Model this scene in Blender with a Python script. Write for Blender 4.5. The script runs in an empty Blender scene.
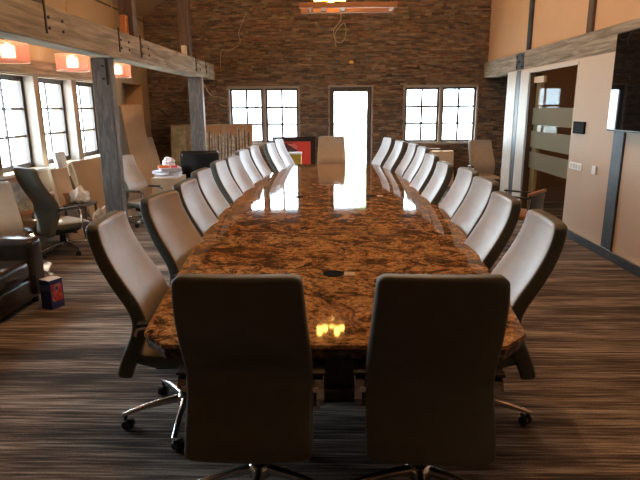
import bpy, bmesh, math, random
from mathutils import Vector, Matrix, Euler
random.seed(7)
scene = bpy.context.scene
COL = scene.collection
PI = math.pi

# ------------------------------------------------------------------ camera
F_PX, TILT, YAW, ROLL, EYE = 547.0, 0.239, -0.0251, -0.007, 1.70
cam_data = bpy.data.cameras.new('camera')
cam_data.sensor_fit = 'HORIZONTAL'; cam_data.sensor_width = 36.0
cam_data.lens = F_PX / 640.0 * 36.0
cam_data.clip_start = 0.05; cam_data.clip_end = 300
camera = bpy.data.objects.new('camera', cam_data); COL.objects.link(camera)
fw = Vector((math.sin(YAW)*math.cos(TILT), math.cos(YAW)*math.cos(TILT), -math.sin(TILT)))
rt = Vector((math.cos(YAW), -math.sin(YAW), 0)); up = rt.cross(fw)
r2 = rt*math.cos(ROLL) + up*math.sin(ROLL); u2 = -rt*math.sin(ROLL) + up*math.cos(ROLL)
camera.matrix_world = Matrix(((r2.x, u2.x, -fw.x, 0), (r2.y, u2.y, -fw.y, 0), (r2.z, u2.z, -fw.z, EYE), (0, 0, 0, 1)))
scene.camera = camera

# ------------------------------------------------------------------ light and exposure
scene.view_settings.view_transform = 'Standard'
scene.view_settings.look = 'None'
scene.view_settings.gamma = 1.0
scene.view_settings.use_curve_mapping = False
scene.view_settings.exposure = 0.0
world = bpy.data.worlds.new('daylight'); scene.world = world; world.use_nodes = True
bg = world.node_tree.nodes['Background']
bg.inputs[0].default_value = (0.70, 0.87, 1.0, 1); bg.inputs[1].default_value = 25.0
sun_data = bpy.data.lights.new('sun', 'SUN'); sun_data.energy = 22.0; sun_data.angle = 0.02
sun_data.color = (1.0, 0.93, 0.82)
sun = bpy.data.objects.new('sun', sun_data); COL.objects.link(sun)
sun.rotation_euler = Vector((0.50, -0.52, -0.80)).to_track_quat('-Z', 'Y').to_euler()
sun.location = (-8, 16, 12)

def lamp(name, kind, loc, energy, color, size=0.2):
    d = bpy.data.lights.new(name, kind); d.energy = energy; d.color = color
    if kind == 'POINT': d.shadow_soft_size = size
    o = bpy.data.objects.new(name, d); COL.objects.link(o); o.location = loc
    return o

def portal(name, loc, rot, sx, sy):
    d = bpy.data.lights.new(name, 'AREA'); d.shape = 'RECTANGLE'; d.size = sx; d.size_y = sy
    d.energy = 1.0
    d.cycles.is_portal = True
    o = bpy.data.objects.new(name, d); COL.objects.link(o); o.location = loc; o.rotation_euler = rot
    return o

# ------------------------------------------------------------------ materials
def new_mat(name, color=(0.5, 0.5, 0.5), rough=0.5, metal=0.0, coat=0.0):
    m = bpy.data.materials.new(name); m.use_nodes = True
    b = m.node_tree.nodes['Principled BSDF']
    b.inputs['Base Color'].default_value = (*color, 1); b.inputs['Roughness'].default_value = rough
    b.inputs['Metallic'].default_value = metal; b.inputs['Coat Weight'].default_value = coat
    return m
def nodes(m): return m.node_tree.nodes, m.node_tree.links, m.node_tree.nodes['Principled BSDF']
def noise_mat(name, stops, scale=(1, 1, 1), nscale=5.0, detail=6.0, rough=0.5, bump=0.0, metal=0.0, distortion=0.0, coat=0.0, nrough=0.55):
    m = new_mat(name, stops[0][1], rough, metal, coat); n, l, b = nodes(m)
    tc = n.new('ShaderNodeTexCoord'); mp = n.new('ShaderNodeMapping'); mp.inputs['Scale'].default_value = scale
    nz = n.new('ShaderNodeTexNoise'); nz.inputs['Scale'].default_value = nscale; nz.inputs['Detail'].default_value = detail
    nz.inputs['Distortion'].default_value = distortion; nz.inputs['Roughness'].default_value = nrough
    cr = n.new('ShaderNodeValToRGB')
    while len(cr.color_ramp.elements) < len(stops): cr.color_ramp.elements.new(0.5)
    for e, (p, c) in zip(cr.color_ramp.elements, stops): e.position = p; e.color = (*c, 1)
    l.new(tc.outputs['Object'], mp.inputs['Vector']); l.new(mp.outputs[0], nz.inputs['Vector'])
    l.new(nz.outputs['Fac'], cr.inputs[0]); l.new(cr.outputs[0], b.inputs['Base Color'])
    if bump:
        bp = n.new('ShaderNodeBump'); bp.inputs['Strength'].default_value = bump; bp.inputs['Distance'].default_value = 0.01
        l.new(nz.outputs['Fac'], bp.inputs['Height']); l.new(bp.outputs[0], b.inputs['Normal'])
    return m
def emit_mat(name, color, strength):
    m = new_mat(name, color, 0.5); b = m.node_tree.nodes['Principled BSDF']
    b.inputs['Emission Color'].default_value = (*color, 1); b.inputs['Emission Strength'].default_value = strength
    return m

M = {}
M['leather'] = noise_mat('taupe_leather', [(0.3, (0.37, 0.300, 0.230)), (0.7, (0.42, 0.342, 0.265))], nscale=14, rough=0.42, bump=0.06)
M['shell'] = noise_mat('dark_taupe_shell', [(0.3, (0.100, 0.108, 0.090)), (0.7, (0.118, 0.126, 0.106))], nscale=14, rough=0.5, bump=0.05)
M['chrome'] = new_mat('polished_aluminium', (0.78, 0.79, 0.82), 0.16, 1.0)
M['black'] = new_mat('black_plastic', (0.012, 0.012, 0.013), 0.42)
M['matte_black'] = new_mat('matte_black', (0.006, 0.006, 0.006), 0.9); M['matte_black'].node_tree.nodes['Principled BSDF'].inputs['Specular IOR Level'].default_value = 0.1
M['pad'] = new_mat('black_arm_pad', (0.03, 0.026, 0.022), 0.45)
M['plaster_tan'] = noise_mat('tan_plaster', [(0.3, (0.36, 0.26, 0.16)), (0.7, (0.41, 0.295, 0.18))], nscale=2.2, rough=0.85, bump=0.05)
M['wall_paint'] = noise_mat('warm_wall_paint', [(0.3, (0.60, 0.48, 0.37)), (0.7, (0.63, 0.505, 0.39))], nscale=1.5, rough=0.8)
M['peach_lit_paint'] = noise_mat('peach_lit_wall_paint', [(0.3, (0.60, 0.355, 0.185)), (0.7, (0.63, 0.38, 0.20))], nscale=1.5, rough=0.8)  # wall paint with the warm overhead light put into its colour
M['ceiling'] = noise_mat('tan_ceiling_paint', [(0.3, (0.38, 0.29, 0.19)), (0.7, (0.42, 0.32, 0.21))], nscale=1.0, rough=0.9)
M['white_trim'] = new_mat('cream_trim', (0.58, 0.52, 0.44), 0.5)
M['beam'] = noise_mat('weathered_timber', [(0.25, (0.11, 0.085, 0.058)), (0.5, (0.26, 0.21, 0.145)), (0.72, (0.42, 0.35, 0.25))], scale=(9, 0.7, 9), nscale=2.4, detail=9, rough=0.8, bump=0.5, distortion=0.6)
M['post'] = noise_mat('weathered_grey_post', [(0.25, (0.07, 0.07, 0.07)), (0.5, (0.15, 0.15, 0.15)), (0.75, (0.26, 0.26, 0.255))], scale=(12, 12, 1.6), nscale=2.2, detail=8, rough=0.8, bump=0.7, distortion=1.6)
M['darkwood'] = noise_mat('dark_brown_timber', [(0.3, (0.06, 0.035, 0.022)), (0.7, (0.12, 0.075, 0.05))], scale=(8, 8, 0.8), nscale=2.5, rough=0.7, bump=0.3)
M['steel'] = noise_mat('dark_blued_steel', [(0.3, (0.030, 0.034, 0.040)), (0.7, (0.062, 0.067, 0.075))], nscale=6, rough=0.5, metal=0.3)
M['iron'] = new_mat('black_iron', (0.03, 0.022, 0.018), 0.55, 0.6)
M['frame_dark'] = new_mat('bronze_window_frame', (0.075, 0.060, 0.052), 0.45)
M['casing'] = new_mat('pale_window_casing', (0.30, 0.25, 0.21), 0.55)
M['cardboard'] = noise_mat('cardboard', [(0.3, (0.43, 0.30, 0.19)), (0.7, (0.50, 0.36, 0.23))], nscale=3, rough=0.85)
M['tan_fabric'] = noise_mat('tan_fabric', [(0.3, (0.50, 0.38, 0.27)), (0.7, (0.56, 0.43, 0.31))], nscale=30, rough=0.9)
M['white_cloth'] = new_mat('white_cloth', (0.74, 0.73, 0.72), 0.9)
M['paper'] = new_mat('white_paper', (0.75, 0.75, 0.80), 0.8)
M['orange'] = new_mat('orange_plastic', (0.75, 0.20, 0.05), 0.5)
M['red'] = new_mat('red_print', (0.62, 0.05, 0.04), 0.5)
M['blue'] = new_mat('blue_printed_card', (0.03, 0.05, 0.22), 0.4)
M['brown_leather'] = noise_mat('dark_brown_leather', [(0.3, (0.022, 0.014, 0.011)), (0.7, (0.038, 0.025, 0.018))], nscale=9, rough=0.22, bump=0.15)
M['black_leather'] = new_mat('black_leather', (0.012, 0.012, 0.014), 0.25)
M['wire'] = new_mat('pale_cable', (0.42, 0.34, 0.26), 0.6)
M['brass'] = new_mat('brass', (0.65, 0.42, 0.16), 0.3, 1.0)
M['copper'] = new_mat('copper', (0.75, 0.33, 0.16), 0.32, 0.9)
M['bar_wood'] = noise_mat('warm_bar_wood', [(0.3, (0.34, 0.15, 0.07)), (0.7, (0.46, 0.21, 0.10))], scale=(1, 8, 8), nscale=3, rough=0.6)
M['bulb'] = emit_mat('candle_flame_glow', (1.0, 0.52, 0.10), 24.0)
M['bulb_white'] = emit_mat('pendant_bulb_glow', (1.0, 0.72, 0.42), 8.0)
M['pale_wood'] = noise_mat('pale_wood', [(0.3, (0.50, 0.34, 0.18)), (0.7, (0.58, 0.41, 0.23))], scale=(8, 8, 1), nscale=3, rough=0.5)
M['concrete'] = new_mat('pale_patio_concrete', (0.62, 0.60, 0.56), 0.9)
M['leaf'] = noise_mat('tree_leaves', [(0.3, (0.34, 0.46, 0.22)), (0.7, (0.50, 0.60, 0.34))], nscale=6, rough=0.8)
M['bark'] = new_mat('tree_bark', (0.13, 0.10, 0.07), 0.9)
M['screen'] = new_mat('black_screen_glass', (0.004, 0.004, 0.005), 0.02)
M['switch'] = new_mat('white_switch_plastic', (0.80, 0.77, 0.70), 0.4)
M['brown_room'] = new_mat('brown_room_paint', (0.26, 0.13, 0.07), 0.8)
M['groove'] = new_mat('dark_joint', (0.06, 0.035, 0.02), 0.7)

# thin clear glazing (transparent with a weak mirror)
def glass_mat(name, tint, gloss):
    m = bpy.data.materials.new(name); m.use_nodes = True; n = m.node_tree.nodes; l = m.node_tree.links
    n.clear(); o = n.new('ShaderNodeOutputMaterial'); t = n.new('ShaderNodeBsdfTransparent'); t.inputs[0].default_value = (*tint, 1)
    g = n.new('ShaderNodeBsdfGlossy'); g.inputs['Roughness'].default_value = 0.02; mx = n.new('ShaderNodeMixShader'); mx.inputs[0].default_value = gloss
    l.new(t.outputs[0], mx.inputs[1]); l.new(g.outputs[0], mx.inputs[2]); l.new(mx.outputs[0], o.inputs[0]); return m
M['glass'] = glass_mat('clear_glass', (0.97, 0.98, 0.98), 0.04)
M['door_glass'] = glass_mat('door_glass', (0.85, 0.88, 0.84), 0.03)
def frosted_mat():
    m = bpy.data.materials.new('frosted_glass_band'); m.use_nodes = True; n = m.node_tree.nodes; l = m.node_tree.links
    n.clear(); o = n.new('ShaderNodeOutputMaterial'); d = n.new('ShaderNodeBsdfDiffuse'); d.inputs[0].default_value = (0.33, 0.31, 0.23, 1)
    t = n.new('ShaderNodeBsdfTranslucent'); t.inputs[0].default_value = (0.5, 0.48, 0.38, 1); mx = n.new('ShaderNodeMixShader'); mx.inputs[0].default_value = 0.4
    l.new(d.outputs[0], mx.inputs[1]); l.new(t.outputs[0], mx.inputs[2]); l.new(mx.outputs[0], o.inputs[0]); return m
M['frosted'] = frosted_mat()
def shade_mat():
    m = bpy.data.materials.new('pink_organza'); m.use_nodes = True; n = m.node_tree.nodes; l = m.node_tree.links
    n.clear(); o = n.new('ShaderNodeOutputMaterial'); d = n.new('ShaderNodeBsdfTranslucent'); d.inputs[0].default_value = (0.72, 0.27, 0.22, 1)
    df = n.new('ShaderNodeBsdfDiffuse'); df.inputs[0].default_value = (0.55, 0.20, 0.16, 1)
    t = n.new('ShaderNodeBsdfTransparent'); t.inputs[0].default_value = (1, 0.75, 0.68, 1)
    a = n.new('ShaderNodeMixShader'); a.inputs[0].default_value = 0.35; c = n.new('ShaderNodeMixShader'); c.inputs[0].default_value = 0.5
    l.new(d.outputs[0], a.inputs[1]); l.new(df.outputs[0], a.inputs[2]); l.new(a.outputs[0], c.inputs[1]); l.new(t.outputs[0], c.inputs[2]); l.new(c.outputs[0], o.inputs[0]); return m
M['organza'] = shade_mat()

def granite():
    m = new_mat('polished_brown_granite', (0.3, 0.14, 0.06), 0.045); n, l, b = nodes(m)
    tc = n.new('ShaderNodeTexCoord'); mp = n.new('ShaderNodeMapping'); mp.inputs['Scale'].default_value = (1.15, 1.25, 1.0); mp.inputs['Rotation'].default_value = (0, 0, 0.35)
    big = n.new('ShaderNodeTexNoise'); big.inputs['Scale'].default_value = 3.0; big.inputs['Detail'].default_value = 9; big.inputs['Distortion'].default_value = 2.2; big.inputs['Roughness'].default_value = 0.68
    fine = n.new('ShaderNodeTexNoise'); fine.inputs['Scale'].default_value = 26; fine.inputs['Detail'].default_value = 7; fine.inputs['Roughness'].default_value = 0.7; fine.inputs['Distortion'].default_value = 0.8
    cr = n.new('ShaderNodeValToRGB'); e = cr.color_ramp.elements
    stops = [(0.30, (0.018, 0.014, 0.012)), (0.42, (0.13, 0.06, 0.027)), (0.50, (0.44, 0.22, 0.08)), (0.58, (0.68, 0.38, 0.16)), (0.66, (0.32, 0.16, 0.075)), (0.76, (0.66, 0.46, 0.27))]
    while len(e) < len(stops): e.new(0.5)
    for q, (p, c) in zip(e, stops): q.position = p; q.color = (*c, 1)
    cr2 = n.new('ShaderNodeValToRGB'); e = cr2.color_ramp.elements
    e[0].position = 0.40; e[0].color = (0.10, 0.08, 0.075, 1); e[1].position = 0.56; e[1].color = (1, 1, 1, 1)
    mx = n.new('ShaderNodeMixRGB'); mx.blend_type = 'MULTIPLY'; mx.inputs[0].default_value = 0.85
    l.new(tc.outputs['Object'], mp.inputs[0]); l.new(mp.outputs[0], big.inputs['Vector']); l.new(mp.outputs[0], fine.inputs['Vector'])
    l.new(big.outputs['Fac'], cr.inputs[0]); l.new(fine.outputs['Fac'], cr2.inputs[0]); l.new(cr.outputs[0], mx.inputs[1]); l.new(cr2.outputs[0], mx.inputs[2])
    l.new(mx.outputs[0], b.inputs['Base Color']); b.inputs['IOR'].default_value = 1.6
    return m
M['granite'] = granite()
M['granite_edge'] = noise_mat('chiselled_granite_edge', [(0.35, (0.012, 0.010, 0.009)), (0.55, (0.07, 0.045, 0.03)), (0.7, (0.30, 0.22, 0.15))], nscale=30, rough=0.3, bump=1.0)

def carpet():
    m = new_mat('striped_carpet', (0.1, 0.08, 0.06), 0.95); n, l, b = nodes(m)
    tc = n.new('ShaderNodeTexCoord'); mp = n.new('ShaderNodeMapping'); mp.inputs['Scale'].default_value = (2.2, 60.0, 1)
    a = n.new('ShaderNodeTexNoise'); a.inputs['Scale'].default_value = 1.0; a.inputs['Detail'].default_value = 5; a.inputs['Roughness'].default_value = 0.6
    mp2 = n.new('ShaderNodeMapping'); mp2.inputs['Scale'].default_value = (0.35, 5.5, 1)
    c = n.new('ShaderNodeTexNoise'); c.inputs['Scale'].default_value = 1.0; c.inputs['Detail'].default_value = 2
    fz = n.new('ShaderNodeTexNoise'); fz.inputs['Scale'].default_value = 160; fz.inputs['Detail'].default_value = 2
    ad = n.new('ShaderNodeMath'); ad.operation = 'MULTIPLY_ADD'; ad.inputs[1].default_value = 0.45; 
    ad2 = n.new('ShaderNodeMath'); ad2.operation = 'MULTIPLY_ADD'; ad2.inputs[1].default_value = 0.72
    ad3 = n.new('ShaderNodeMath'); ad3.operation = 'MULTIPLY_ADD'; ad3.inputs[1].default_value = 0.25; ad3.inputs[2].default_value = -0.22
    cr = n.new('ShaderNodeValToRGB'); e = cr.color_ramp.elements
    stops = [(0.38, (0.022, 0.015, 0.011)), (0.46, (0.085, 0.060, 0.044)), (0.53, (0.19, 0.14, 0.105)), (0.64, (0.46, 0.38, 0.31))]
    while len(e) < len(stops): e.new(0.5)
    for q, (p, cc) in zip(e, stops): q.position = p; q.color = (*cc, 1)
    l.new(tc.outputs['Object'], mp.inputs[0]); l.new(tc.outputs['Object'], mp2.inputs[0]); l.new(tc.outputs['Object'], fz.inputs['Vector'])
    l.new(mp.outputs[0], a.inputs['Vector']); l.new(mp2.outputs[0], c.inputs['Vector'])
    l.new(fz.outputs['Fac'], ad3.inputs[0]); l.new(c.outputs['Fac'], ad.inputs[0]); l.new(ad3.outputs[0], ad.inputs[2])
    l.new(a.outputs['Fac'], ad2.inputs[0]); l.new(ad.outputs[0], ad2.inputs[2]); l.new(ad2.outputs[0], cr.inputs[0])
    l.new(cr.outputs[0], b.inputs['Base Color'])
    bp = n.new('ShaderNodeBump'); bp.inputs['Strength'].default_value = 0.5; bp.inputs['Distance'].default_value = 0.01
    l.new(ad2.outputs[0], bp.inputs['Height']); l.new(bp.outputs[0], b.inputs['Normal'])
    return m
M['carpet'] = carpet()

def stone_mat():
    m = new_mat('stacked_ledger_stone', (0.2, 0.13, 0.09), 0.75); n, l, b = nodes(m)
    at = n.new('ShaderNodeAttribute'); at.attribute_name = 'stone'
    tc = n.new('ShaderNodeTexCoord'); mp = n.new('ShaderNodeMapping'); mp.inputs['Scale'].default_value = (3, 3, 22)
    nz = n.new('ShaderNodeTexNoise'); nz.inputs['Scale'].default_value = 2; nz.inputs['Detail'].default_value = 7
    cr = n.new('ShaderNodeValToRGB'); e = cr.color_ramp.elements; e[0].position = 0.3; e[0].color = (0.45, 0.42, 0.40, 1); e[1].position = 0.7; e[1].color = (1.35, 1.3, 1.25, 1)
    mx = n.new('ShaderNodeMixRGB'); mx.blend_type = 'MULTIPLY'; mx.inputs[0].default_value = 1
    l.new(tc.outputs['Object'], mp.inputs[0]); l.new(mp.outputs[0], nz.inputs['Vector']); l.new(nz.outputs['Fac'], cr.inputs[0])
    l.new(at.outputs['Color'], mx.inputs[1]); l.new(cr.outputs[0], mx.inputs[2]); l.new(mx.outputs[0], b.inputs['Base Color'])
    bp = n.new('ShaderNodeBump'); bp.inputs['Strength'].default_value = 0.6; bp.inputs['Distance'].default_value = 0.02
    l.new(nz.outputs['Fac'], bp.inputs['Height']); l.new(bp.outputs[0], b.inputs['Normal'])
    return m
M['stone'] = stone_mat()

# ------------------------------------------------------------------ mesh helpers
def T(loc=(0, 0, 0), rot=(0, 0, 0)):
    return Matrix.Translation(Vector(loc)) @ Euler(rot).to_matrix().to_4x4()
def add_box(bm, lo, hi, mat=None, bevel=0.0, seg=2):
    lo = Vector(lo); hi = Vector(hi); c = (lo+hi)/2; s = hi-lo
    if not bevel:
        V = [bm.verts.new((x, y, z)) for z in (lo.z, hi.z) for y in (lo.y, hi.y) for x in (lo.x, hi.x)]
        for q in ((0, 2, 3, 1), (4, 5, 7, 6), (0, 1, 5, 4), (2, 6, 7, 3), (0, 4, 6, 2), (1, 3, 7, 5)): bm.faces.new([V[i] for i in q])
        if mat is not None: bmesh.ops.transform(bm, matrix=mat, verts=V)
        return V
    r = bmesh.ops.create_cube(bm, size=1.0, matrix=Matrix.Translation(c) @ Matrix.Diagonal((s.x, s.y, s.z, 1)))
    vs = r['verts']
    if bevel:
        es = list({e for v in vs for e in v.link_edges})
        rr = bmesh.ops.bevel(bm, geom=es, offset=bevel, segments=seg, affect='EDGES', profile=0.5)
        vs = list({v for f in rr['faces'] for v in f.verts} | {v for v in vs if v.is_valid})
        # collect the connected island
        seen = set(vs); st = list(vs)
        while st:
            v = st.pop()
            for e in v.link_edges:
                o = e.other_vert(v)
                if o not in seen: seen.add(o); st.append(o)
        vs = list(seen)
    if mat is not None: bmesh.ops.transform(bm, matrix=mat, verts=vs)
    return vs
def add_cyl(bm, p0, p1, r0, r1=None, n=16, caps=True):
    p0 = Vector(p0); p1 = Vector(p1); d = p1-p0; r1 = r0 if r1 is None else r1
    m = Matrix.Translation((p0+p1)/2) @ d.to_track_quat('Z', 'Y').to_matrix().to_4x4()
    return bmesh.ops.create_cone(bm, cap_ends=caps, segments=n, radius1=r0, radius2=r1, depth=d.length, matrix=m)['verts']
def add_tube(bm, pts, r, n=8):
    pts = [Vector(p) for p in pts]; rings = []
    for i, p in enumerate(pts):
        t = (pts[min(i+1, len(pts)-1)] - pts[max(i-1, 0)]).normalized()
        q = t.to_track_quat('Z', 'Y')
        rr = r[i] if isinstance(r, (list, tuple)) else r
        rings.append([bm.verts.new(p + q @ Vector((rr*math.cos(2*PI*k/n), rr*math.sin(2*PI*k/n), 0))) for k in range(n)])
    for a, b in zip(rings, rings[1:]):
        best = min(range(n), key=lambda s: sum((a[k].co-b[(k+s) % n].co).length for k in range(n)))
        for k in range(n): bm.faces.new((a[k], a[(k+1) % n], b[(k+1+best) % n], b[(k+best) % n]))
    bm.faces.new(rings[0]); bm.faces.new(rings[-1])
def loft(bm, rings, cap=True):
    R = [[bm.verts.new(Vector(p)) for p in r] for r in rings]; n = len(R[0])
    for a, b in zip(R, R[1:]):
        for k in range(n): bm.faces.new((a[k], a[(k+1) % n], b[(k+1) % n], b[k]))
    if cap: bm.faces.new(R[0][::-1]); bm.faces.new(R[-1])
    return R
def lathe(bm, prof, n=24, loc=(0, 0, 0)):
    loc = Vector(loc)
    loft(bm, [[loc + Vector((r*math.cos(2*PI*k/n), r*math.sin(2*PI*k/n), z)) for k in range(n)] for r, z in prof])
def extrude_poly(bm, pts2, z0, z1):
    a = [bm.verts.new((x, y, z0)) for x, y in pts2]; b = [bm.verts.new((x, y, z1)) for x, y in pts2]; n = len(a)
    bm.faces.new(a[::-1]); bm.faces.new(b)
    for k in range(n): bm.faces.new((a[k], a[(k+1) % n], b[(k+1) % n], b[k]))
def obj(name, bm, mat, parent=None, smooth=False, loc=None, rot=None, fix=True):
    if fix: bmesh.ops.recalc_face_normals(bm, faces=bm.faces)
    me = bpy.data.meshes.new(name); bm.to_mesh(me); bm.free()
    mats = mat if isinstance(mat, (list, tuple)) else [mat]
    for m in mats: me.materials.append(m)
    if smooth:
        for p in me.polygons: p.use_smooth = True
        try: me.set_sharp_from_angle(angle=math.radians(42))
        except Exception: pass
    o = bpy.data.objects.new(name, me); COL.objects.link(o)
    if parent: o.parent = parent
    if loc is not None: o.location = loc
    if rot is not None: o.rotation_euler = rot
    return o
def tag(o, label=None, cat=None, group=None, kind=None):
    if label: o['label'] = label
    if cat: o['category'] = cat
    if group: o['group'] = group
    if kind: o['kind'] = kind
    return o
def thing(name, label, cat, loc=(0, 0, 0), rz=0.0, group=None):
    o = bpy.data.objects.new(name, None); o.empty_display_size = 0.1; COL.objects.link(o)
    o.location = loc; o.rotation_euler = (0, 0, rz); return tag(o, label, cat, group)
def struct(name, bm, mat, parent=None, **k):
    o = obj(name, bm, mat, parent, **k)
    if not parent: o['kind'] = 'structure'
    return o
def struct_empty(name, loc=(0, 0, 0)):
    o = bpy.data.objects.new(name, None); COL.objects.link(o); o.location = loc; o['kind'] = 'structure'; return o
def NB(): return bmesh.new()
def copy_tree(src, parent=None):
    c = src.copy(); COL.objects.link(c)
    if parent: c.parent = parent
    for ch in list(src.children): copy_tree(ch, c)
    return c

# ------------------------------------------------------------------ room constants
XL, XR, YB, YN = -3.95, 3.12, 12.04, -5.0
WZ0, WZ1 = 0.93, 2.115
EAVE = 3.5; RIDGE_X = 0.0; RIDGE_Z = 6.3
XA = 5.6                                     # far side of the alcove / glazed room

# floor
bm = NB(); add_box(bm, (XL-0.5, YN-0.2, -0.12), (XA+0.3, YB+0.3, 0.0)); struct('floor', bm, M['carpet'])
# ceiling (two slopes)
bm = NB()
rings = []
for y in (YN-0.2, YB+0.5):
    rings.append([(XL-0.6, y, EAVE-0.5), (XL-0.05, y, EAVE), (RIDGE_X, y, RIDGE_Z), (XA+0.3, y, 3.2), (XA+0.3, y, 3.35), (RIDGE_X, y, RIDGE_Z+0.2), (XL-0.6, y, EAVE-0.2)])
loft(bm, rings); struct('ceiling', bm, M['ceiling'])

# walls with rectangular openings: cells of a grid that are not open
def wall_cells(bm, us, zs, holes, mk):
    for u0, u1 in zip(us, us[1:]):
        for z0, z1 in zip(zs, zs[1:]):
            um, zm = (u0+u1)/2, (z0+z1)/2
            if any(a < um < b and c < zm < d for a, b, c, d in holes): continue
            add_box(bm, *mk(u0, u1, z0, z1))
LW = [(3.20, 4.15), (4.27, 5.22), (6.44, 7.40), (7.52, 8.48), (8.62, 9.55)]  # first two windows are out of view, added for cool daylight
NICHE = (10.55, 11.62, 0.0, 2.16)
holes = [(a, b, WZ0, WZ1) for a, b in LW] + [NICHE]
us = sorted({YN-0.2, YB, *[v for h in holes for v in h[:2]]}); zs = [0, WZ0, WZ1, 2.16, EAVE+0.02]
bm = NB(); wall_cells(bm, us, zs, holes, lambda a, b, c, d: ((XL-0.34, a, c), (XL, b, d)))
add_box(bm, (XL-0.44, 10.5, 0), (XL-0.34, 11.7, 2.3))
bmesh.ops.remove_doubles(bm, verts=bm.verts, dist=1e-4)
nj = NB(); add_box(nj, (XL-0.34, 11.60, 0), (XL-0.001, 11.625, 2.16)); struct('trim_19', nj, M['peach_lit_paint'])  # far niche jamb panel, its warm lit look put into the colour
struct('wall_left', bm, M['plaster_tan'])
# stone wall: a solid core and individually laid ledger strips, all one wall
RW = [(-2.24, -0.72, WZ0, WZ1), (1.50, 3.06, WZ0, WZ1), (-0.085, 0.83, 0.0, 2.115)]
core = NB(); us = sorted({XL-0.34, XA+0.3, *[v for h in RW for v in h[:2]]}); 
wall_cells(core, us, [0, WZ0, WZ1, 6.6], RW, lambda a, b, c, d: ((a, YB+0.03, c), (b, YB+0.26, d)))
lay = core.loops.layers.float_color.new('stone')
for f in core.faces:
    for lp in f.loops: lp[lay] = (0.05, 0.035, 0.025, 1)
pal = [(0.150, 0.100, 0.062), (0.130, 0.088, 0.058), (0.175, 0.110, 0.065), (0.110, 0.082, 0.060), (0.20, 0.145, 0.095), (0.145, 0.115, 0.085), (0.085, 0.062, 0.047), (0.165, 0.092, 0.056)]
z = 0.0
while z < 6.45:
    h = random.choice((0.026, 0.034, 0.042, 0.052)); x = XL - random.random()*0.2
    while x < XA:
        w = random.choice((random.uniform(0.05, 0.16), random.uniform(0.12, 0.32))); segs = [(x, x+w-0.003)]
        for a, b, c, d in RW:
            if z+h > c and z < d:
                ns = []
                for s0, s1 in segs:
                    if s1 <= a or s0 >= b: ns.append((s0, s1)); continue
                    if s0 < a: ns.append((s0, a))
                    if s1 > b: ns.append((b, s1))
                segs = ns
        for s0, s1 in segs:
            s0 = max(s0, XL-0.02)
            if s1-s0 < 0.01: continue
            dd = random.uniform(0.0, 0.048)
            n0 = len(core.faces)
            vs = add_box(core, (s0, YB-dd, z), (s1, YB+0.04, z+h-0.003))
            c = random.choice(pal); k = random.uniform(0.8, 1.2); 
            for f in {f for v in vs for f in v.link_faces}:
                for lp in f.loops: lp[lay] = (c[0]*k*1.3, c[1]*k*1.33, c[2]*k*1.35, 1)
        x += w
    z += h
struct('wall_back', core, M['stone'])
# near wall behind the camera, unseen; made dark and distant to limit bounce light
bm = NB(); add_box(bm, (XL-0.34, YN-0.2, 0), (XA+0.3, YN, 6.6)); struct('wall_near', bm, M['darkwood'])
# right wall below the beam: glazed-room opening, wall end at 10.2
DOOR = (7.38, 9.05, 0.0, 2.22)
bm = NB(); wall_cells(bm, [YN, DOOR[0], DOOR[1], 9.48, 9.80, 10.22], [0, 2.22, 2.27], [DOOR], lambda a, b, c, d: ((XR, a, c), (XR+0.16, b, d)))
struct('wall_right', bm, M['wall_paint'])
bm = NB(); add_box(bm, (XR+0.10, YN, 2.27), (XR+0.28, YB, 5.2)); struct('wall_right_upper', bm, M['peach_lit_paint'])
# room behind the glass door and the alcove
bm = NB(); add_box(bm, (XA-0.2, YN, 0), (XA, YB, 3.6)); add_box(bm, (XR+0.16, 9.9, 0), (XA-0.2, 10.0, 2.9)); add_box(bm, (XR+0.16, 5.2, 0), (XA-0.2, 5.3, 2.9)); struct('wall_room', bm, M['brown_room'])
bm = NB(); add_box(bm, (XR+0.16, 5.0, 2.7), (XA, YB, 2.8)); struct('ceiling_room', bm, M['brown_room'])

# beams and posts (building timber)
def bracket(parent, box_lo, box_hi, bolts, axis_out, m='iron'):
    bm = NB(); add_box(bm, box_lo, box_hi, bevel=0.003)
    pl = obj('bracket', bm, M[m], parent)
    for b in bolts:
        q = NB(); b = Vector(b); add_cyl(q, b, b+Vector(axis_out)*0.018, 0.013, n=8); obj('bolt', q, M['iron'], pl)
XBM = -2.47
bm = NB(); add_box(bm, (XBM-0.26, YN, 2.262), (XBM, 11.86, 2.568), bevel=0.012)
beam_l = struct('trim_1', bm, M['beam'])
for y in (4.95, 6.62, 7.35, 10.25, 11.05):
    bm = NB(); add_box(bm, (XBM-0.002, y-0.012, 2.33), (XBM+0.008, y+0.012, 2.60)); s = obj('strap', bm, M['iron'], beam_l)
    for dy in (0.05, 0.30):
        for zz in (2.38, 2.47):
            q = NB(); add_cyl(q, (XBM-0.002, y+dy, zz), (XBM+0.012, y+dy, zz), 0.014, n=8); obj('bolt', q, M['iron'], beam_l)
    bm = NB(); add_box(bm, (XBM-0.002, y+0.02, 2.34), (XBM+0.003, y+0.36, 2.53)); obj('scarf_plate', bm, M['beam'], beam_l)
bm = NB(); add_box(bm, (XR+0.03, YN, 2.262), (XR+0.30, YB, 2.568), bevel=0.01); beam_r = struct('trim_2', bm, M['beam'])
bracket(beam_r, (XR+0.020, 9.55, 2.285), (XR+0.032, 9.92, 2.545), [(XR+0.02, 9.61, 2.33), (XR+0.02, 9.86, 2.33), (XR+0.02, 9.61, 2.50), (XR+0.02, 9.86, 2.50), (XR+0.02, 9.74, 2.42)], (-1, 0, 0), 'steel')
bm = NB(); add_box(bm, (XBM-0.31, 6.50, 0), (XBM-0.09, 6.65, 2.262), bevel=0.015); post1 = struct('trim_3', bm, M['post'])
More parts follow.
